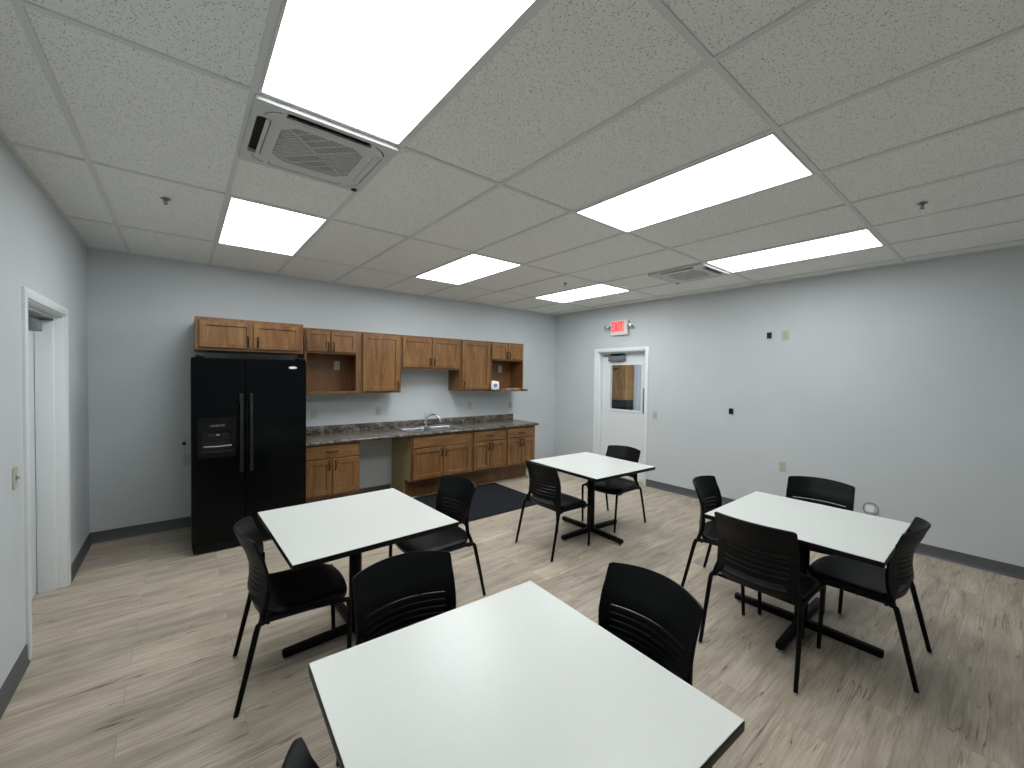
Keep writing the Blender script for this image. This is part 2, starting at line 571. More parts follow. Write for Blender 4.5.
# right door: white slab with a half-height vision panel
d2 = struct(empty('door_2', (XR + .132, (RD[0] + RD[1]) / 2, 0)))
yc = (RD[0] + RD[1]) / 2
wy0, wy1, wz0, wz1 = 1.66 - yc, 2.25 - yc, 1.075, 1.795
yh = (RD[1] - RD[0]) / 2 - .015
MB().prism([rect(-yh, yh, .008, 1.985), rect(wy0, wy1, wz0, wz1)], -.022, .022, YZ).build('door_slab', M['white_paint'], d2, smooth=False)
fr = MB().prism([rect(wy0 - .025, wy1 + .025, wz0 - .025, wz1 + .025), rect(wy0 + .006, wy1 - .006, wz0 + .006, wz1 - .006)], -.032, -.0225, YZ)
fr.prism([rect(wy0 + .001, wy1 - .001, wz0 + .001, wz1 - .001), rect(wy0 + .006, wy1 - .006, wz0 + .006, wz1 - .006)], -.022, .022, YZ)
fr.build('vision_panel_frame', M['trim_paint'], d2, smooth=False)
MB().box(-.003, .003, wy0 + .006, wy1 - .006, wz0 + .006, wz1 - .006).build('vision_panel_glass', M['glass'], d2, smooth=False)
cl = MB().box(-.085, -.0225, yh - .47, yh - .17, 1.85, 1.925, .004).build('door_closer', M['grey_metal'], d2)
MB().box(-.06, -.045, yh - .40, yh - .04, 1.93, 1.94, .002).box(-.07, -.05, yh - .46, yh - .2, 1.943, 1.965, .002).cyl((-.055, yh - .3, 1.92), .012, .022).build('closer_arm', M['black'], cl)
MB().box(-.055, -.043, -yh + .032, -yh + .078, 1.05, 1.43, .004).box(-.045, -.0225, -yh + .05, -yh + .07, 1.08, 1.1).box(-.045, -.0225, -yh + .05, -yh + .07, 1.38, 1.4).build('door_handle', M['grey_metal'], d2)

# ------------------------------------------------------------------ room beyond the right door
struct(MB().box(XR + WT, HX, 4.6, 4.72, 0, 2.6).build('wall_beyond_back', M['wall'], smooth=False))
struct(MB().box(XR + WT, HX, 0.2, 0.32, 0, 2.6).build('wall_beyond_front', M['wall'], smooth=False))
struct(MB().prism([rect(0.2, 4.72, 0, 2.6), rect(2.30, 3.02, 0.45, 2.2)], HX, HX + .12, YZ).build('wall_beyond_right', M['wall'], smooth=False))
struct(MB().box(XR + WT, HX + .12, 0.2, 4.72, 2.6, 2.66).build('ceiling_beyond', M['tile'], smooth=False))
wn = struct(empty('window_1', (HX, 2.66, 0.45)))
mb = MB().prism([rect(-.36, .36, 0, 1.75), rect(-.335, .335, .045, 1.705)], 0.02, 0.09, YZ)
mb.box(.03, .08, .255, .285, .045, 1.705)
mb.build('window_frame', M['white_paint'], wn, smooth=False)
MB().box(.05, .056, -.335, .335, .045, 1.705).build('pane', M['glass'], wn, smooth=False)
oc = tag(empty('oak_cabinet', (6.68, 3.28, 0)), 'tall honey oak cabinet in the next room, seen through the door window', 'cabinet')

# ================================================================== LIGHTS AND CEILING EQUIPMENT
lt0 = empty('ceiling_light')
MB().prism([rect(.013, T - .013, .013, 2 * T - .013), rect(.024, T - .024, .024, 2 * T - .024)], -.004, .06, XY).build('frame', M['fixture'], lt0, smooth=False)
MB().box(.024, T - .024, .024, 2 * T - .024, .0, .008, .0).build('diffuser', M['diffuser'], lt0, smooth=False)
MB().box(.013, T - .013, .013, 2 * T - .013, .06, .075).build('housing', M['fixture'], lt0, smooth=False)
LLAB = {
 (0, -1): 'largest lit ceiling panel, nearest the camera, before the big air cassette',
 (3, -1): 'lit ceiling panel in the middle of the near row, above the seats',
 (6, -1): 'long lit ceiling panel beside the small distant air cassette, nearest the right wall',
 (0, 1): 'lit ceiling panel above and before the black refrigerator, behind the big air cassette',
 (3, 1): 'lit ceiling panel before the middle of the wooden wall cabinets',
 (6, 1): 'small far lit ceiling panel near the room corner and the exit sign'}
for k, (i, j) in enumerate(LG):
    o = lt0 if k == 0 else copy_tree(lt0)
    o.location = (i * T, j * 2 * T, CEIL)
    pw = {(0, -1): .95, (3, -1): .95, (6, -1): .85, (0, 1): 1.0, (3, 1): 1.5, (6, 1): 1.25}[(i, j)]
    dm = M['diffuser'].copy()
    dm.name = 'lit_diffuser_panel'
    dm.node_tree.nodes['Principled BSDF'].inputs['Emission Strength'].default_value = LIGHT_POWER * pw
    for q in o.children:
        if q.name.startswith('diffuser'):
            q.data = q.data.copy()
            q.data.materials[0] = dm
    tag(o, LLAB[(i, j)], 'ceiling light', 'flat lit ceiling panels')

# ceiling cassette air conditioner (local origin = cell corner, faces down, +x +y into the cell)
def clip_line(p, d, polys):
    """interval of the line p + t d inside half planes (n, c): n.x <= c"""
    t0, t1 = -9.0, 9.0
    for (nx, ny), c in polys:
        a = nx * d[0] + ny * d[1]; b = c - (nx * p[0] + ny * p[1])
        if abs(a) < 1e-9:
            if b < 0: return None
        elif a > 0: t1 = min(t1, b / a)
        else: t0 = max(t0, b / a)
    return (t0, t1) if t1 - t0 > .006 else None

def make_cassette():
    r = empty('air_conditioner')
    S = T
    z0, z1 = -.020, -.002
    slots = {
      'near': rrect(.125, S - .125, .030, .084, .018),
      'far': rrect(.125, S - .125, S - .082, S - .040, .012),
      'left': rrect(.026, .082, .125, S - .125, .018),
      'right': rrect(S - .082, S - .040, .125, S - .125, .012)}
    gx0, gx1 = .125, S - .125
    ch = .055
    octo = [(gx0 + ch, gx0), (gx1 - ch, gx0), (gx1, gx0 + ch), (gx1, gx1 - ch), (gx1 - ch, gx1), (gx0 + ch, gx1), (gx0, gx1 - ch), (gx0, gx0 + ch)]
    arcs = []
    for cx, cy, a0 in ((.125, .125, 180), (S - .125, .125, 270), (S - .125, S - .125, 0), (.125, S - .125, 90)):
        o_, i_ = [], []
        for k in range(7):
            a = math.radians(a0 + 14 + 62 * k / 6)
            o_.append((cx + .084 * math.cos(a), cy + .084 * math.sin(a)))
            i_.append((cx + .075 * math.cos(a), cy + .075 * math.sin(a)))
        arcs.append(o_ + i_[::-1])
    outer = rrect(.004, S - .004, .004, S - .004, .012)
    MB().prism([outer] + list(slots.values()) + [octo] + arcs, z0, z1, XY).build('panel', M['ac'], r, smooth=False)
    # rim lip
    MB().prism([rrect(.0, S, .0, S, .014), rrect(.02, S - .02, .02, S - .02, .01)], z1, .004, XY).build('rim', M['ac'], r, smooth=False)
    MB().box(.034, S - .034, .034, S - .034, .002, .09).build('housing', M['ac_dark'], r, smooth=False)
    # flaps
    def flap(ax, c, opening, hw=.0165):
        mb = MB()
        n = 10
        for k in range(n):
            pass
        L0, L1 = .13, S - .13
        ring = []
        prof = []
        for k in range(7):
            a = -1 + 2 * k / 6
            prof.append((a * hw, -.003 - .004 * (1 - a * a)))
        prof += [(hw, .001), (-hw, .001)]
        tilt = opening
        for L in (L0, L1):
            pts = []
            for u, z in prof:
                uu = u * math.cos(tilt) - z * math.sin(tilt); zz = u * math.sin(tilt) + z * math.cos(tilt)
                p = (L, c + uu, z0 + .006 + zz) if ax == 'x' else (c + uu, L, z0 + .006 + zz)
                pts.append(p)
            ring.append(pts)
        mb.loops_bridge(ring)
        return mb.build('flap', M['ac'], r)
    flap('x', .074, .75, .012)
    flap('x', S - .061, .02, .0195)
    flap('y', .070, .75, .014)
    flap('y', S - .061, .10, .0180)
    # grille: slats in four quarters turned on the diagonal
    gz0, gz1 = z0 + .002, z0 + .005
    oc_ = [((0, -1), -gx0 - .003), ((0, 1), gx1 - .003), ((-1, 0), -gx0 - .003), ((1, 0), gx1 - .003)]
    s = math.sqrt(.5)
    k1 = (2 * gx0 + ch) * s + .002; k2 = (2 * gx1 - ch) * s - .002; k3 = (gx1 - gx0 - ch) * s - .002
    oc_ += [((-s, -s), -k1), ((s, s), k2), ((s, -s), k3), ((-s, s), k3)]
    cx = S / 2
    cp = 2 * cx * s
    mb = MB(); rb = MB()
    quads = [(-1, -1, 'p'), (1, 1, 'p'), (-1, 1, 'q'), (1, -1, 'q')]
    for sp, sq, run in quads:
        hp = [((-sp * s, -sp * s), -sp * cp), ((-sq * s, sq * s), 0.0)]
        pl = oc_ + hp
        def lay(const, off, wd, out, za, zb):
            # const 'p': line of constant p, i.e. running along (1,-1)
            if const == 'p':
                p0 = (cx + off * s, cx + off * s); d = (s, -s)
            else:
                p0 = (cx + off * s, cx - off * s); d = (s, s)
            iv = clip_line(p0, d, pl)
            if iv:
                a = Vector((p0[0] + d[0] * iv[0], p0[1] + d[1] * iv[0])); b = Vector((p0[0] + d[0] * iv[1], p0[1] + d[1] * iv[1]))
                n = Vector((-d[1], d[0])) * wd / 2
                ringA = [(a.x - n.x, a.y - n.y, za), (a.x + n.x, a.y + n.y, za), (a.x + n.x, a.y + n.y, zb), (a.x - n.x, a.y - n.y, zb)]
                ringB = [(b.x - n.x, b.y - n.y, za), (b.x + n.x, b.y + n.y, za), (b.x + n.x, b.y + n.y, zb), (b.x - n.x, b.y - n.y, zb)]
                out.loops_bridge([ringA, ringB])
        sg = sp if run == 'p' else sq
        for k in range(0, 30):
            lay(run, sg * (.004 + k * .0128), .0055, mb, gz0, gz1)
        other = 'q' if run == 'p' else 'p'
        so = sq if run == 'p' else sp
        for k in range(0, 6):
            lay(other, so * (.003 + k * .055), .005, rb, gz0 - .0015, gz1)
    gr = mb.build('grille', M['ac_slat'], r, smooth=False)
    rb.build('grille_rib', M['ac'], gr, smooth=False)
    MB().box(gx0 + .003, gx1 - .003, gx0 + .003, gx1 - .003, z0 + .0168, z0 + .018).build('filter', M['ac_dark'], r, smooth=False)
    mb = MB(); mb.cyl((S - .04, S - .035, z0 - .002), .017, .006, bev=.001)
    mb.build('sensor', M['ac_dark'], r)
    return r
ac0 = make_cassette()
for k, (i, j) in enumerate(AC):
    o = ac0 if k == 0 else copy_tree(ac0)
    o.location = (i * T, j * 2 * T, CEIL)
    tag(o, 'white square four-way ceiling air cassette with open flap beside the largest light panel' if k == 0 else
        'small far white ceiling air cassette nearest the right wall', 'air conditioner', 'ceiling air cassettes')

def make_sprinkler():
    r = empty('fire_sprinkler')
    MB().cyl((0, 0, -.004), .034, .008, seg=28, r2=.026, bev=.0015).build('escutcheon', M['grey_metal'], r)
    mb = MB().cyl((0, 0, -.018), .011, .022, seg=6)
    for s in (-1, 1):
        mb.tube([(s * .011, 0, -.02), (s * .017, 0, -.034), (s * .006, 0, -.052)], .003, 8)
    mb.cyl((0, 0, -.035), .0025, .03, seg=8)
    mb.build('frame_arms', M['grey_metal'], r)
    mb = MB().cyl((0, 0, -.055), .007, .006, seg=12)
    loop = []
    for k in range(48):
        a = 2 * PI * k / 48
        rr = .017 if k % 4 < 2 else .012
        loop.append((rr * math.cos(a), rr * math.sin(a)))
    mb.prism([loop], -.060, -.0575, XY)
    mb.build('deflector', M['grey_metal'], r)
    return r
sp0 = make_sprinkler()
for k, (x, y, lb) in enumerate(((-.304, 1.56, 'small metal fire sprinkler in the ceiling above the left door side, near the fridge light'),
                                (3.347, 1.514, 'tiny far ceiling sprinkler beside the small light panel near the corner'),
                                (3.373, -1.517, 'metal fire sprinkler in the ceiling at the right of the photo'))):
    o = sp0 if k == 0 else copy_tree(sp0)
    o.location = (x, y, CEIL + .004)
    o.rotation_euler = (0, 0, .7)
    o.scale = (.8, .8, .62)
    tag(o, lb, 'sprinkler', 'ceiling sprinklers')

# ================================================================== CABINETS
def ring_xz(x0, x1, z0, z1, y):
    return [(x0, y, z0), (x1, y, z0), (x1, y, z1), (x0, y, z1)]

def make_front(name, x0, x1, z0, z1, parent, stile=.052, panel=True, material=None, th=.019):
    """Cabinet door or drawer front; its back lies on local y=0 and it faces -y."""
    mb = MB()
    b = .003
    rings = [ring_xz(x0 + .003, x1 - .003, z0 + .003, z1 - .003, -.0008), ring_xz(x0 + .003, x1 - .003, z0 + .003, z1 - .003, -.004), ring_xz(x0, x1, z0, z1, -.004), ring_xz(x0, x1, z0, z1, -th + b), ring_xz(x0 + b, x1 - b, z0 + b, z1 - b, -th)]
    if panel:
        s = stile
        rings += [ring_xz(x0 + s, x1 - s, z0 + s, z1 - s, -th), ring_xz(x0 + s + .005, x1 - s - .005, z0 + s + .005, z1 - s - .005, -th + .011)]
    mb.loops_bridge(rings)
    o = mb.build(name, material or M['wood'], parent, angle=25)
    # edges coloured dark to paint in the shadow gaps around the fronts
    o.data.materials.append(M['edge_shade'])
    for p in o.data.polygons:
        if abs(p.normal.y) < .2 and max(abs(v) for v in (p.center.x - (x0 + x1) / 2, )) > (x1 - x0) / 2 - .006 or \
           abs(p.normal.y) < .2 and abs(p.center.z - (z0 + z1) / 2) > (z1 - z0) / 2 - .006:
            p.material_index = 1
    return o

def pull(x, z, horiz, parent, front, L=.10):
    """Arched bar pull."""
    y = -front
    h = L / 2
    P = []
    for k in range(9):
        t = -1 + 2 * k / 8
        d = .026 * (1 - abs(t) ** 3.5) + .002
        P.append((x + t * h, y - d, z) if horiz else (x, y - d, z + t * h))
    mb = MB().tube(P, [.008, .007, .007, .0075, .0075, .0075, .007, .007, .008], 8)
    for s in (-1, 1):
        c = (x + s * h, y - .003, z) if horiz else (x, y - .003, z + s * h)
        mb.cyl(c, .008, .006, 'y', 12)
    return mb.build('handle', M['bronze'], parent)

def face_frame(x0, x1, z0, z1, holes, parent, y0=0.0, y1=.02):
    MB().prism([rect(x0, x1, z0, z1)] + [rect(*h) for h in holes], y0, y1, XZ).build('face_frame', M['wood_dark'], parent, smooth=False)

def wall_cabinet(x0, x1, z0, z1, face_y, doors, label, opening=None, side=None):
    """doors: (x0, x1, z0, z1, handle x, handle z); coordinates in the room, face_y = front of the face frame."""
    r = tag(empty('wall_cabinet', ((x0 + x1) / 2, YB, z0)), label, 'cabinet', 'wooden wall cabinets')
    ox, oz = (x0 + x1) / 2, z0
    fy = face_y - YB
    h = []
    if opening:
        h = [(opening[0] - ox, opening[1] - ox, opening[2] - oz, opening[3] - oz)]
    FF = empty  # readability only
    X0, X1, Z1 = x0 - ox + .0015, x1 - ox - .0015, z1 - oz
    mb = MB()
    mb.box(X0, X0 + .015, fy + .02, -.002, 0, Z1)
    mb.box(X1 - .015, X1, fy + .02, -.002, 0, Z1)
    mb.box(X0 + .015, X1 - .015, fy + .02, -.002, Z1 - .015, Z1)
    mb.box(X0 + .015, X1 - .015, fy + .02, -.002, 0.0, .018)
    mb.box(X0 + .015, X1 - .015, -.012, -.002, .018, Z1 - .015)
    if opening:
        mb.box(X0 + .015, X1 - .015, fy + .02, -.012, opening[3] - oz + .0, opening[3] - oz + .018)
    mb.build('body', M['wood_in'], r, smooth=False)
    loops = [rect(X0, X1, 0, Z1)]
    if opening:
        loops.append(rect(*h[0]))
    MB().prism(loops, fy, fy + .02, XZ).build('face_frame', M['wood_dark'], r, smooth=False)
    for (a, b, c, d, hx, hz) in doors:
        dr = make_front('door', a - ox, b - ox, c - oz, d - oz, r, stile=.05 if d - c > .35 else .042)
        dr.location = (0, fy, 0)
        pull(hx - ox, hz - oz, False, dr, .019, .095)
    return r

ZT = 2.105
FY = 3.085
wall_cabinet(-.135, .765, 1.80, ZT, 2.80, [(-.105, .305, 1.825, 2.075, .272, 1.89), (.32, .735, 1.825, 2.075, .353, 1.89)],
             'wide two-door wooden wall cabinet directly above the black refrigerator')
c2 = wall_cabinet(.83, 1.46, 1.365, ZT, FY, [(.85, 1.104, 1.845, 2.08, 1.08, 1.905), (1.114, 1.40, 1.845, 2.08, 1.138, 1.905)],
             'wooden wall cabinet with two small doors over an open niche, beside the refrigerator', opening=(.86, 1.40, 1.39, 1.825))
wall_cabinet(1.46, 1.972, 1.36, ZT, FY, [(1.478, 1.945, 1.385, 2.08, 1.92, 1.455)],
             'tall single-door wooden wall cabinet with its handle at lower right, left of the sink')
wall_cabinet(1.972, 2.858, 1.665, ZT, FY, [(1.99, 2.40, 1.69, 2.075, 2.375, 1.765), (2.412, 2.835, 1.69, 2.075, 2.438, 1.765)],
             'short two-door wooden wall cabinet over the sink')
wall_cabinet(2.858, 3.39, 1.365, ZT, FY, [(2.885, 3.37, 1.39, 2.08, 2.912, 1.465)],
             'tall single-door wooden wall cabinet with its handle at lower left, right of the sink')
c6 = wall_cabinet(3.39, 4.046, 1.385, ZT, FY, [(3.412, 3.712, 1.845, 2.08, 3.688, 1.91), (3.722, 4.025, 1.845, 2.08, 3.746, 1.91)],
             'last wooden wall cabinet on the right, two small doors over an open niche', opening=(3.415, 4.025, 1.40, 1.825))
sh = MB().box(3.40, 4.075, 3.0, YB - .003, 1.352, 1.384, .006).build('shelf', M['counter'])
tag(sh, 'dark laminate ledge board sticking out under the last wall cabinet', 'shelf')

# base cabinets
ZC0, ZB = .25, .826
def base_cabinet(x0, x1, label, drawer_handle=True, raw_left=False):
    ox = (x0 + x1) / 2
    r = tag(empty('base_cabinet', (ox, YB, 0)), label, 'cabinet', 'wooden base cabinets')
    fy = 2.80 - YB
    X0, X1 = x0 - ox + .0015, x1 - ox - .0015
    toe = 3.0 - YB
    def side(xa, xb, m, nm):
        MB().prism([[(toe, 0), (-.02, 0), (-.02, ZB), (fy + .02, ZB), (fy + .02, ZC0), (toe, ZC0)]], xa, xb, YZ).build(nm, m, r, smooth=False)
    side(X0, X0 + .016, M['panel_raw'] if raw_left else M['wood_in'], 'side_panel')
    side(X1 - .016, X1, M['wood_in'], 'side_panel')
    MB().box(X0 + .016, X1 - .016, fy + .02, -.02, ZC0, ZC0 + .016).box(X0 + .016, X1 - .016, -.03, -.02, ZC0 + .016, ZB).build('body', M['wood_in'], r, smooth=False)
    MB().box(X0 + .016, X1 - .016, toe, toe + .012, 0, ZC0).build('toe_kick', M['wood_dark'], r, smooth=False)
    MB().prism([rect(X0, X1, ZC0, ZB)], fy, fy + .02, XZ).build('face_frame', M['wood_dark'], r, smooth=False)
    g = .022
    dt, db = ZB - .018, ZB - .155
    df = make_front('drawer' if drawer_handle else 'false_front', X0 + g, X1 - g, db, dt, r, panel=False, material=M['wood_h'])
    df.location = (0, fy, 0)
    if drawer_handle:
        pull(0, (dt + db) / 2, True, df, .019, .11)
    for s in (-1, 1):
        a, b = (X0 + g, -.004) if s < 0 else (.004, X1 - g)
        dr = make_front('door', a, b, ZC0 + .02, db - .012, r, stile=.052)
        dr.location = (0, fy, 0)
        pull(s * .032, db - .085, False, dr, .019, .095)
    return r
base_cabinet(.748, 1.356, 'wooden base cabinet with one drawer and two doors, standing right beside the refrigerator')
base_cabinet(1.982, 2.888, 'widest wooden base cabinet, under the sink, with a plain front above its two doors', False, True)
base_cabinet(2.888, 3.485, 'wooden base cabinet with drawer and two doors, next to the sink cabinet')
base_cabinet(3.485, 4.062, 'wooden base cabinet with drawer and two doors, last at the right end of the counter')

# countertop with sink opening, and backsplash
ct = tag(empty('countertop', (2.42, YB, 0)), 'long dark brown granite-look laminate countertop with backsplash', 'countertop')
CX = 2.42
SX0, SX1, SY0, SY1 = 1.985, 2.84, 2.835, 3.365
mb = MB()
out = [(.745 - CX, 2.775 - YB), (4.10 - CX, 2.775 - YB), (4.10 - CX, -.003), (.745 - CX, -.003)]
mb.prism([out, rect(SX0 + .02 - CX, SX1 - .02 - CX, SY0 + .02 - YB, SY1 - .02 - YB)], ZB + .001, .864, XY)
mb.tube([(.745 - CX, 2.775 - YB, .845), (4.10 - CX, 2.775 - YB, .845)], .0185, 14)
mb.build('slab', M['counter'], ct)
MB().box(.745 - CX, 4.10 - CX, -.022, -.003, .864, .955, .003).build('backsplash', M['counter'], ct)

# sink and faucet
sk = tag(empty('sink', ((SX0 + SX1) / 2, (SY0 + SY1) / 2, .864)), 'stainless steel double-bowl drop-in sink in the countertop', 'sink')
hx, hy = (SX1 - SX0) / 2, (SY1 - SY0) / 2
bowls = [(-hx + .035, -.02), (.02, hx - .035)]
by0, by1 = -hy + .035, hy - .12
mb = MB().prism([rrect(-hx, hx, -hy, hy, .03)] + [rrect(a, b, by0, by1, .05) for a, b in bowls], .0005, .006, XY)
mb.prism([rrect(-hx + .001, hx - .001, -hy + .001, hy - .001, .029), rrect(-hx + .012, hx - .012, -hy + .012, hy - .012, .02)], .006, .010, XY)
mb.build('rim', M['steel'], sk)
for a, b in bowls:
    mb = MB()
    rr = []
    for z, ins in ((.004, 0), (-.02, .002), (-.13, .008), (-.155, .02), (-.165, .05)):
        rr.append([(p[0], p[1], z) for p in rrect(a + ins, b - ins, by0 + ins, by1 - ins, .05)])
    R = rr
    mb.loops_bridge(R, cap=False)
    mb.bm.faces.new([mb.bm.verts.new(p) for p in R[-1]])
    bmesh.ops.remove_doubles(mb.bm, verts=mb.bm.verts, dist=1e-5)
    bw = mb.build('bowl', M['steel'], sk)
    bw.modifiers.new('thickness', 'SOLIDIFY').thickness = .0015
    MB().cyl(((a + b) / 2, (by0 + by1) / 2, -.163), .04, .006, seg=24, bev=.001).build('drain', M['grey_metal'], bw)
fa = tag(empty('faucet', (2.44, 3.305, .8705)), 'chrome arched kitchen faucet with a raised lever at the back of the sink', 'faucet')
mb = MB().prism([rrect(-.12, .12, -.026, .026, .025)], 0, .008, XY)
mb.cyl((0, 0, .03), .022, .05, seg=20, r2=.018)
mb.build('base_plate', M['chrome'], fa)
P = []
for k in range(15):
    a = PI * k / 14
    P.append((.01 + .085 * (1 - math.cos(a)) * .75, -.085 * (1 - math.cos(a)), .05 + .115 * math.sin(a) ** .8 if 0 < k < 14 else .05))
P[-1] = (P[-1][0], P[-1][1], .06)
MB().tube(P, .014, 12).build('spout', M['chrome'], fa)
MB().cyl((-.02, 0, .065), .018, .04, seg=18).tube([(-.02, 0, .085), (-.018, 0, .13), (-.008, .002, .165), (.0, .002, .185)], [.009, .007, .006, .007], 10).build('lever', M['chrome'], fa)

# things on the ledge in the open niche
pk = tag(empty('tissue_packet', (3.452, 3.045, 1.385), -.45), 'white soft packet with a blue-grey round emblem on the ledge of the last wall cabinet', 'packet')
mb = MB()
rr = []
for z, s in ((0, .9), (.01, 1.0), (.05, 1.04), (.10, 1.0), (.118, .93), (.125, .8)):
    rr.append([(p[0] * s + .004 * math.sin(z * 60), p[1] * s, z + (p[0] * -.12 if z > .05 else 0)) for p in rrect(-.058, .058, -.05, .05, .02)])
mb.loops_bridge(rr)
mb.build('wrapper', M['paper'], pk, angle=60)
mb = MB()
mb.cyl((0, -.0535, .06), .03, .003, 'y', 20)
mb.build('emblem', M['blue'], pk)
pp = MB().box(-.13, .13, -.06, .06, 0, .004, .001).box(-.06, .15, -.07, .03, .0045, .008, .001, Matrix.Rotation(.2, 4, 'Z')).build('papers', M['peach'], None, loc=(3.76, 3.06, 1.3845))
tag(pp, 'thin pale papers lying on the ledge beside the white packet', 'papers')

# ================================================================== REFRIGERATOR
FX0, FX1, FYF, FH = -.168, .728, 2.50, 1.725
fr = tag(empty('refrigerator', ((FX0 + FX1) / 2, FYF, 0)), 'black side-by-side refrigerator with an ice and water dispenser in its left door', 'refrigerator')
ox = (FX0 + FX1) / 2
L, Rr = FX0 - ox, FX1 - ox
split = .222 - ox
MB().box(L + .004, Rr - .004, .075, .80, .03, FH - .02, .006).build('case', M['black_trim'], fr)
# freezer door with the dispenser recess
dx0, dx1, dz0, dz1 = -.125 - ox, .148 - ox, .845, 1.195
nx0, nx1, nz0, nz1 = dx0 + .03, dx1 - .018, .90, 1.09
mb = MB().prism([rrect(L, split - .003, .10, FH - .003, .012), rect(nx0, nx1, nz0, nz1)], 0.0, .066, XZ)
fd = mb.build('freezer_door', M['black_gloss'], fr)
bv = fd.modifiers.new('edge', 'BEVEL'); bv.width = .006; bv.segments = 3; bv.limit_method = 'ANGLE'; bv.angle_limit = math.radians(60)
dp = MB().prism([rrect(dx0, dx1, dz0, dz1, .012), rect(nx0, nx1, nz0, nz1)], -.006, -.0005, XZ).build('dispenser_panel', M['black_trim'], fd)
MB().box(nx0, nx1, .055, .064, nz0, nz1).box(nx0, nx0 + .003, 0, .055, nz0, nz1).box(nx1 - .003, nx1, 0, .055, nz0, nz1).box(nx0, nx1, 0, .055, nz1 - .003, nz1).box(nx0, nx1, .0, .055, nz0, nz0 + .003).build('dispenser_recess', M['black'], fd, smooth=False)
mb = MB()
for cx_ in (nx0 + .065, nx1 - .06):
    mb.box(cx_ - .022, cx_ + .022, .012, .03, 1.0, 1.055, .006)
mb.box((nx0 + nx1) / 2 - .018, (nx0 + nx1) / 2 + .018, .006, .02, 1.035, 1.05, .003)
mb.build('dispenser_paddle', M['grey_trim'], fd)
mb = MB()
mb.tube([(nx0 + .012, -.004, .945), ((nx0 + nx1) / 2, -.012, .942), (nx1 - .012, -.004, .945)], .005, 8)
MB().tube([(nx0, -.006, .895), ((nx0 + nx1) / 2, -.014, .892), (nx1, -.006, .895)], .004, 8).build('dispenser_sill', M['grey_trim'], fd)
mb.box((nx0 + nx1) / 2 - .014, (nx0 + nx1) / 2 + .014, .002, .006, 1.037, 1.046, .001)
mb.build('dispenser_tray', mat('dispenser_bright_trim', (0.3, 0.31, 0.32), .25), fd)
mb = MB()
for k in range(8):
    hh = (.012, .018, .014, .016, .02, .013, .018, .02)[k]
    mb.box((dx0 + dx1) / 2 - .05 + k * .0135, (dx0 + dx1) / 2 - .041 + k * .0135, -.0072, -.0062, 1.118, 1.118 + hh)
mb.build('dispenser_icons', M['grey_metal'], fd, smooth=False)
rd = MB().prism([rrect(split + .003, Rr, .10, FH - .003, .012)], 0.0, .066, XZ).build('fridge_door', M['black_gloss'], fr)
bv = rd.modifiers.new('edge', 'BEVEL'); bv.width = .006; bv.segments = 3; bv.limit_method = 'ANGLE'; bv.angle_limit = math.radians(60)
for par, hx_ in ((fd, split - .034), (rd, split + .042)):
    mb = MB()
    mb.box(hx_ - .013, hx_ + .013, -.056, -.036, .70, 1.40, .006)
    mb.box(hx_ - .011, hx_ + .011, -.04, -.0005, .71, .76, .004)
    mb.box(hx_ - .014, hx_ + .014, -.058, -.0005, 1.33, 1.405, .006)
    mb.build('handle', M['grey_trim'], par)
mb = MB()
el = [(.61 - ox + .037 * math.cos(2 * PI * k / 28), 1.648 + .012 * math.sin(2 * PI * k / 28)) for k in range(28)]
mb.prism([el], -.003, -.0003, XZ)
mb.build('badge', M['badge'], rd, smooth=False)
mb = MB().box(L + .01, Rr - .01, .02, .07, .012, .092, .003)
for k in range(5):
    mb.box(L + .03, Rr - .03, .014, .02, .025 + k * .013, .031 + k * .013)
mb.build('base_grille', M['black_trim'], fr, smooth=False)
for xx in (L + .03, Rr - .075):
    MB().box(xx, xx + .07, .02, .14, FH - .006, FH + .018, .005).build('hinge_cover', M['black_trim'], fr)
for xx in (L + .05, Rr - .05):
    MB().cyl((xx, .10, .015), .015, .028, 'x', 16).build('roller', M['grey_trim'], fr)

# ================================================================== WALL PLATES
def plate(name, kind, label, pos, face, cat):
    """face: 'y-' back wall, 'x-' right wall, 'x+' left wall"""
    rz = {'y-': 0.0, 'x-': -PI / 2, 'x+': PI / 2}[face]
    r = tag(empty(name, pos, rz), label, cat)
    w_, h_ = .034, .055
    if kind in ('outlet', 'switch', 'blank'):
        MB().prism([rrect(-w_, w_, -h_, h_, .005)], -.006, 0.0, XZ).build('cover_plate', M['ivory'], r)
    if kind == 'outlet':
        for s in (-1, 1):
            k = MB().prism([rrect(-.017, .017, s * .02 - .014, s * .02 + .014, .008)], -.008, -.0062, XZ).build('socket', M['ivory'], r)
            MB().box(-.008, -.005, -.0086, -.0081, s * .02 - .004, s * .02 + .006).box(.005, .008, -.0086, -.0081, s * .02 - .004, s * .02 + .006).cyl((0, -.0083, s * .02 - .009), .003, .0006, 'y', 10).build('slots', M['ivory_d'], k, smooth=False)
    elif kind == 'switch':
        MB().box(-.006, .006, -.008, -.0061, -.013, .013).build('switch_frame', M['ivory_d'], r, smooth=False)
        MB().box(-.0045, .0045, -.020, -.0081, -.004, .007, .0015).build('toggle', M['ivory'], r)
    return r
Y0 = YB - .0005
plate('wall_outlet', 'outlet', 'electric outlet on the backsplash wall nearest the refrigerator', (1.012, Y0, 1.102), 'y-', 'outlet')
plate('wall_outlet', 'outlet', 'electric outlet under the tall wall cabinet left of the sink', (1.803, Y0, 1.103), 'y-', 'outlet')
plate('wall_outlet', 'outlet', 'electric outlet above the counter, under the tall wall cabinet right of the sink', (3.238, Y0, 1.116), 'y-', 'outlet')
plate('wall_outlet', 'outlet', 'electric outlet above the right end of the counter, under the last wall cabinet', (4.053, Y0, 1.102), 'y-', 'outlet')
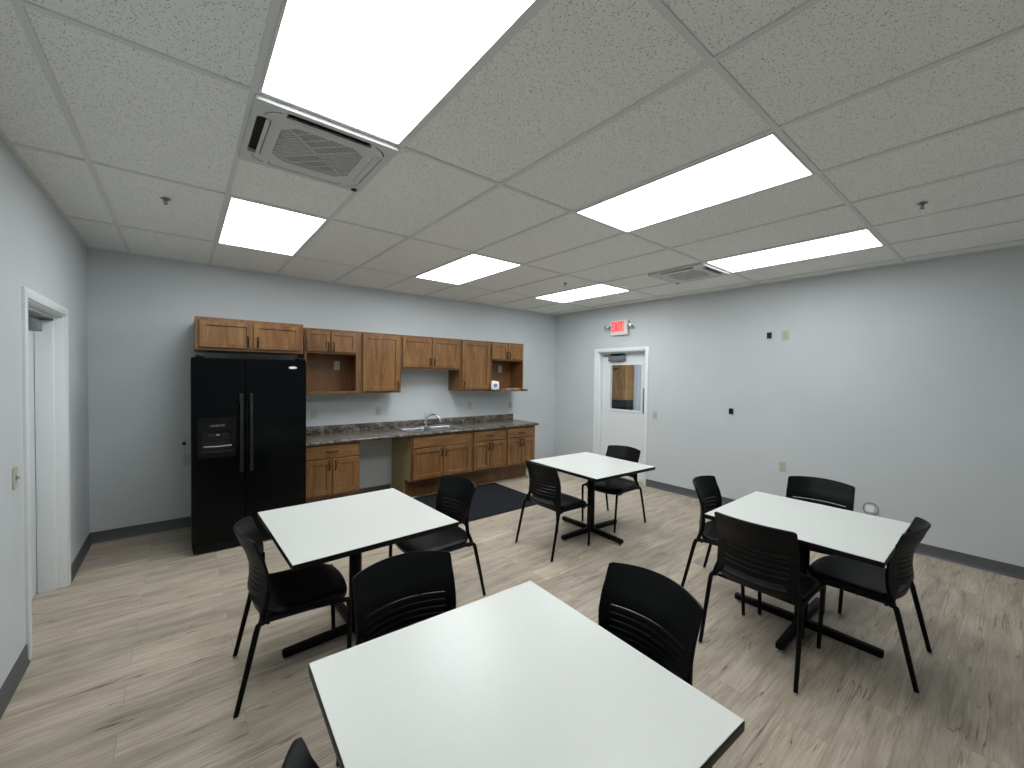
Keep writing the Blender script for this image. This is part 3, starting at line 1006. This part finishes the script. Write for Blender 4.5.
plate('wall_outlet', 'outlet', 'outlet plate inside the open niche beside the refrigerator', (1.268, YB - .0125, 1.695), 'y-', 'outlet')
plate('wall_outlet', 'outlet', 'outlet plate inside the open niche of the last wall cabinet', (3.812, YB - .0125, 1.70), 'y-', 'outlet')
plate('wall_outlet', 'blank', 'low blank plate on the back wall, half hidden by the refrigerator edge', (-.185, Y0, .69), 'y-', 'wall plate')
plate('wall_outlet', 'outlet', 'high ivory outlet on the right wall beside a small black jack', (XR - .0005, -.253, 2.094), 'x-', 'outlet')
plate('wall_outlet', 'outlet', 'low ivory outlet on the right wall behind the rightmost table', (XR - .0005, -.262, .605), 'x-', 'outlet')
plate('light_switch', 'switch', 'ivory light switch beside the door with the window', (XR - .0005, 1.361, 1.048), 'x-', 'switch')
plate('light_switch', 'switch', 'ivory light switch on the left wall before the white doorway', (XL + .0005, 1.285, 1.045), 'x+', 'switch')
def jack(y, z, label):
    r = tag(empty('wall_jack', (XR - .0005, y, z), -PI / 2), label, 'wall jack', 'small black wall jacks')
    MB().prism([rrect(-.024, .024, -.035, .035, .004)], -.012, 0, XZ).build('box', M['black'], r)
    MB().box(-.012, .012, -.0135, -.0121, -.02, .02).build('port', M['black_trim'], r, smooth=False)
jack(-.093, 2.105, 'small black wall jack high up beside the high ivory outlet')
jack(.31, 1.192, 'small black wall jack alone at mid height on the right wall')
rg = tag(empty('cable_port', (XR - .0005, -1.035, .325), -PI / 2), 'round white cable port with a grey rim, low on the wall behind the rightmost table', 'cable port')
mb = MB()
ell = lambda a, b: [(a * math.cos(2 * PI * k / 36), b * math.sin(2 * PI * k / 36)) for k in range(36)]
mb.prism([ell(.060, .062), ell(.053, .055)], -.008, 0, XZ)
mb.build('rim', M['grey_metal'], rg)
MB().prism([ell(.053, .055)], -.003, 0, XZ).build('cover', M['wall'], rg)
MB().prism([rrect(-.034, .026, -.028, .034, .012)], -.014, -.0032, XZ).build('plug', M['paper'], rg)
vl = tag(empty('water_valve', (-.214, YB, .867)), 'small black valve knob on the back wall left of the refrigerator', 'valve')
MB().cyl((0, -.004, 0), .028, .007, 'y', 20, bev=.001).build('flange', M['wall'], vl)
MB().cyl((0, -.02, 0), .008, .03, 'y', 12).cyl((0, -.036, 0), .017, .014, 'y', 16, bev=.003).build('knob', M['black'], vl)

# ================================================================== EXIT SIGN
ex = tag(empty('exit_sign', (XR - .0005, 1.99, 2.365), -PI / 2), 'white emergency sign with red EXIT letters and two lamp heads above the door', 'exit sign')
MB().prism([rrect(-.145, .165, -.115, .108, .012)], -.05, 0, XZ).build('housing', M['sign'], ex)
MB().prism([rrect(-.128, .105, -.07, .092, .006)], -.0525, -.0503, XZ).build('face', M['red_bg'], ex, smooth=False)
mb = MB()
def bar(x0, z0, x1, z1, wd=.014):
    d = Vector((x1 - x0, z1 - z0)); n = Vector((-d.y, d.x)).normalized() * wd / 2
    mb.prism([[(x0 - n.x, z0 - n.y), (x1 - n.x, z1 - n.y), (x1 + n.x, z1 + n.y), (x0 + n.x, z0 + n.y)]], -.0545, -.0527, XZ)
zb, zu, zm = -.05, .08, .015
bar(-.12, zb, -.12, zu)
for z in (zb + .007, zm, zu - .007): bar(-.127, z, -.078, z)
bar(-.065, zb, -.018, zu); bar(-.018, zb, -.065, zu)
bar(.006, zb, .006, zu)
bar(.022, zu - .007, .078, zu - .007); bar(.05, zb, .05, zu - .01)
mb.build('exit_letters', M['red'], ex, smooth=False)
for s in (-1, 1):
    mb = MB()
    mb.cyl((s * .18, -.03, .02), .012, .03, 'x', 12)
    rr = []
    for rad, d in ((.015, .02), (.028, .0), (.035, -.03), (.035, -.036), (.026, -.04)):
        rr.append([(s * (.215) + rad * math.cos(2 * PI * k / 24) * 1.0, -.05 + d, .01 + rad * math.sin(2 * PI * k / 24)) for k in range(24)])
    mb.loops_bridge(rr)
    mb.build('lamp_head', M['lens'], ex)

# ================================================================== FLOOR MAT
mt_ = MB().prism([rrect(-.80, .80, -.54, .54, .02)], .0005, .008, XY).prism([rrect(-.83, .83, -.57, .57, .02), rrect(-.80, .80, -.54, .54, .02)], .0005, .0055, XY).build('floor_mat', M['mat'], None, smooth=False, loc=(2.55, 2.36, 0))
tag(mt_, 'dark charcoal rectangular floor mat before the sink cabinets', 'mat')

# ================================================================== NEXT ROOM CABINET (seen through the door window)
MB().box(-.06, .30, -.24, .80, .0, .90).build('base', M['oak'], oc, smooth=False)
MB().box(-.10, .30, -.25, .82, .90, .94, .004).build('worktop', M['black_trim'], oc)
MB().box(.06, .30, -.25, .80, .94, 1.13).build('backsplash', M['black_trim'], oc, smooth=False)
MB().box(.0, .30, -.25, .80, 1.13, 2.25).build('body', M['oak'], oc, smooth=False)
for a, b in ((-.23, .19), (.21, .78)):
    mb = MB()
    rings = []
    for ins, x in ((0, -.001), (0, -.018), (.003, -.021), (.06, -.021), (.067, -.013)):
        rings.append([(x, a + ins, 1.15 + ins), (x, b - ins, 1.15 + ins), (x, b - ins, 1.84 - ins), (x, a + ins, 1.84 - ins)])
    mb.loops_bridge(rings)
    dd = mb.build('door', M['oak'], oc)
    MB().tube([(-.022, (a + b) / 2 - .07, 1.76), (-.05, (a + b) / 2, 1.75), (-.022, (a + b) / 2 + .07, 1.76)], .010, 8).build('handle', M['bronze'], dd)
ld = bpy.data.lights.new('next_room_fill', 'AREA')  # unseen fill light, added to brighten the oak cabinet behind the door window
ld.energy = 24; ld.size = .6; ld.color = (1.0, .97, .92)
lo = bpy.data.objects.new('next_room_fill', ld); COL.objects.link(lo); lo.location = (6.1, 1.9, 2.58)

# ================================================================== TABLES
def make_table(cx, cy, w_, d_, ang, label, base=None):
    TZ = .72
    r = tag(empty('cafe_table', (cx, cy, 0), math.radians(ang)), label, 'table', 'white square tables with black edges')
    a, b = w_ / 2, d_ / 2
    MB().box(-a + .0015, a - .0015, -b + .0015, b - .0015, TZ - .003, TZ, .0006, seg=1).build('tabletop', M['top'], r)
    MB().box(-a, a, -b, b, TZ - .030, TZ - .0025, .002).build('edge_band', M['edge'], r)
    dx, dy = base or (0, 0)
    mb = MB().cyl((dx, dy, (TZ - .05 + .04) / 2), .037, TZ - .05 - .04, seg=28)
    mb.build('column', M['leg'], r)
    mb = MB()
    for ax in (0, PI / 2):
        mb.box(-.28, .28, -.02, .02, TZ - .052, TZ - .0305, .004, Matrix.Translation((dx, dy, 0)) @ Matrix.Rotation(ax + PI / 4, 4, 'Z'))
    mb.cyl((dx, dy, TZ - .06), .06, .02, seg=24)
    mb.build('top_bracket', M['leg'], r)
    for k in range(4):
        mtx = Matrix.Translation((dx, dy, 0)) @ Matrix.Rotation(k * PI / 2, 4, 'Z')
        mb = MB()
        rr = []
        for x, h0, h1, hw in ((.0, .022, .068, .022), (.05, .022, .067, .022), (.22, .021, .063, .021), (.392, .020, .058, .020), (.40, .024, .055, .018)):
            rr.append([mtx @ Vector(p) for p in ((x, -hw, h0), (x, hw, h0), (x, hw, h1 - .006), (x, hw - .006, h1), (x, -hw + .006, h1), (x, -hw, h1 - .006))])
        mb.loops_bridge(rr)
        arm = mb.build('base_arm', M['leg'], r)
        gm = MB().cyl(mtx @ Vector((.375, 0, .006)), .017, .012, seg=16, bev=.002).cyl(mtx @ Vector((.375, 0, .017)), .006, .012, seg=10)
        gm.build('glide', M['glide'], arm)
    return r
make_table(.604, .621, .902, .923, 1.59, 'white square table with black edge, before the refrigerator')
make_table(.491, -1.040, .873, .880, -2.3, 'largest white square table with black edge, in the foreground')
make_table(2.997, .780, .859, .918, -2.08, 'white square table with black edge, standing before the door with the window', (.03, .015))
make_table(2.855, -1.093, .863, .877, .44, 'white square table with black edge, ringed by four chairs near the right wall', (.03, .015))

# ================================================================== CHAIRS
def lerp(tab, z):
    for (a, xa), (b, xb) in zip(tab[:-1], tab[1:]):
        if z <= b:
            t = max(0, min(1, (z - a) / (b - a)))
            t = t * t * (3 - 2 * t) * .35 + t * .65
            return xa + (xb - xa) * t
    return tab[-1][1]
PROF = [(.38, .062), (.44, .056), (.50, .058), (.56, .065), (.62, .064), (.68, .050), (.75, .021), (.83, -.008)]
def back_x(y, z):
    return lerp(PROF, z) + .062 * (abs(y) / .205) ** 2.0

def make_chair():
    """local +x is forward; origin midway between the rear feet."""
    r = empty('stacking_chair')
    # backrest shell with real slots
    ys = [-.213, -.208, -.198, -.185, -.172, -.15, -.125, -.1, -.075, -.05, -.028, -.008, .008, .028, .05, .075, .1, .125, .15, .172, .185, .198, .208, .213]
    slots = (.527, .556, .585, .614, .643)
    zs = [.492, .50, .512]
    for s in slots:
        zs += [s - .0021, s + .0021]
        zs.append(s + .016)
    zs += [.675, .70, .725, .75, .775, .795, .808, .816, .82]
    zs = sorted(set(zs))
    def zmap(y, z):
        ay = abs(y)
        top = .811 - .012 * (ay / .213) ** 2 - (.007 * max(0, (ay - .201) / .012) ** 2)
        bot = .492 - .104 * max(0, min(1, (ay - .15) / .05)) ** 1.3
        if z > .66:
            return .66 + (z - .66) * (top - .66) / (.82 - .66)
        if z < .52:
            return .52 - (.52 - z) * (.52 - bot) / (.52 - .492)
        return z
    bm = bmesh.new()
    G = []
    for z in zs:
        row = []
        for y in ys:
            zz = zmap(y, z)
            lo = max(0, (.47 - zz) / .09)
            wy = y * (1.0 + .085 * lo)
            row.append(bm.verts.new((back_x(y, zz) - .018 * lo * (abs(y) / .213), wy, zz)))
        G.append(row)
    for i in range(len(zs) - 1):
        zc = (zs[i] + zs[i + 1]) / 2
        for j in range(len(ys) - 1):
            yc_ = (ys[j] + ys[j + 1]) / 2
            if any(abs(zc - s) < .0015 for s in slots) and abs(yc_) < .172:
                continue
            bm.faces.new((G[i][j], G[i][j + 1], G[i + 1][j + 1], G[i + 1][j]))
    mb = MB(); mb.bm.free(); mb.bm = bm
    o = mb.build('backrest', M['shell'], r, angle=60)
    sd = o.modifiers.new('thickness', 'SOLIDIFY'); sd.thickness = .012; sd.offset = 0
    bv = o.modifiers.new('edge', 'BEVEL'); bv.width = .0012; bv.segments = 2; bv.limit_method = 'ANGLE'; bv.angle_limit = math.radians(50)
    # seat: closed moulded body
    nu, nv = 22, 18
    def seat_pt(u, v, top):
        # u -1 rear .. 1 front, v -1..1 across
        y = v * .230
        cr_ = abs(v) ** 2
        xr = .062 + .055 * cr_ + .03 * abs(v) ** 12
        xf = .528 - .03 * cr_ - .05 * abs(v) ** 8
        s = (u + 1) / 2
        x = xr + (xf - xr) * s
        z = .442 - .010 * math.exp(-((s - .42) / .28) ** 2) * (1 - cr_ * .9)
        z += .006 * abs(v) ** 4
        z -= .030 * max(0, (s - .78) / .22) ** 2.2
        z += .016 * max(0, (.12 - s) / .12) ** 1.5
        z -= .012 * max(0, abs(v) - .88) / .12
        if not top:
            inset = .94
            x = .29 + (x - .29) * inset; y *= .965
            z -= .046 - .010 * max(0, (s - .6) / .4)
        return (x, y, z)
    bm = bmesh.new()
    tg = [[bm.verts.new(seat_pt(-1 + 2 * i / nu, -1 + 2 * j / nv, True)) for j in range(nv + 1)] for i in range(nu + 1)]
    bg = [[bm.verts.new(seat_pt(-1 + 2 * i / nu, -1 + 2 * j / nv, False)) for j in range(nv + 1)] for i in range(nu + 1)]
    for i in range(nu):
        for j in range(nv):
            bm.faces.new((tg[i][j], tg[i + 1][j], tg[i + 1][j + 1], tg[i][j + 1]))
            bm.faces.new((bg[i][j], bg[i][j + 1], bg[i + 1][j + 1], bg[i + 1][j]))
    bo = [(i, 0) for i in range(nu)] + [(nu, j) for j in range(nv)] + [(i, nv) for i in range(nu, 0, -1)] + [(0, j) for j in range(nv, 0, -1)]
    for k in range(len(bo)):
        a, b = bo[k], bo[(k + 1) % len(bo)]
        bm.faces.new((tg[a[0]][a[1]], bg[a[0]][a[1]], bg[b[0]][b[1]], tg[b[0]][b[1]]))
    mb = MB(); mb.bm.free(); mb.bm = bm
    o = mb.build('seat', M['shell'], r, angle=50)
    bv = o.modifiers.new('edge', 'BEVEL'); bv.width = .009; bv.segments = 3; bv.limit_method = 'ANGLE'; bv.angle_limit = math.radians(50)
    # frame
    mb = MB()
    for s in (-1, 1):
        mb.tube([(.095, s * .233, .400), (.13, s * .229, .409), (.3, s * .226, .410), (.44, s * .225, .404), (.50, s * .225, .396)], .0125, 10)
    mb.tube([(.13, -.231, .396), (.13, .231, .396)], .009, 10)
    mb.tube([(.42, -.229, .390), (.42, .229, .390)], .009, 10)
    mb.build('seat_frame', M['leg'], r)
    for s in (-1, 1):
        MB().tube([(.100, s * .224, .400), (.112, s * .216, .44), (.126, s * .204, .485), (.134, s * .198, .53), (.136, s * .196, .58)], [.012, .0125, .012, .009, .006], 10).build('back_post', M['leg'], r)
        lg = MB().tube([(.0, s * .2475, .004), (.042, s * .243, .19), (.082, s * .2365, .37), (.090, s * .2345, .396), (.108, s * .231, .408)], [.0105, .0115, .0125, .0125, .011], 10, sx=1.08).build('leg', M['leg'], r)
        MB().cyl((0.0, s * .2475, .004), .0125, .008, seg=14, bev=.0015).build('glide', M['glide'], lg)
        lg = MB().tube([(.51, s * .21, .004), (.507, s * .217, .19), (.503, s * .2235, .375), (.497, s * .225, .400)], [.0105, .0115, .012, .012], 10, sx=1.08).build('leg', M['leg'], r)
        MB().cyl((.51, s * .21, .004), .0125, .008, seg=14, bev=.0015).build('glide', M['glide'], lg)
    return r
CH = [
 (-.018, .562, -4.4, 'black slotted-back chair on the left of the table before the refrigerator'),
 (1.465, .72, -176.9, 'black slotted-back chair whose back stands against the dark floor mat'),
 (.515, -.232, -93.7, 'black chair tucked under the far side of the foreground table, before the refrigerator table'),
 (1.275, -1.040, 175.7, 'black chair tucked under the right side of the foreground table'),
 (-.096, -1.147, 0.0, 'black chair of which only the backrest tip shows at the bottom left'),
 (2.249, .807, -1.3, 'black chair seen from behind on the left of the table before the door'),
 (3.721, .858, 181.4, 'black chair on the door side of the far table, its back against the white door'),
 (2.96, -.327, -82.5, 'black chair at the left corner of the rightmost table, with the wall behind it'),
 (2.208, -1.0, -.6, 'black chair seen from behind, at the near side of the rightmost table'),
 (2.952, -1.634, 90.0, 'black chair at the right end of the rightmost table, seen from the side'),
 (3.77, -.953, 183.5, 'black chair between the rightmost table and the right wall, facing the camera'),
]
ch0 = make_chair()
for k, (x, y, a, lb) in enumerate(CH):
    o = ch0 if k == 0 else copy_tree(ch0)
    o.location = (x, y, 0)
    o.rotation_euler = (0, 0, math.radians(a))
    tag(o, lb, 'chair', 'black stacking chairs at the tables')
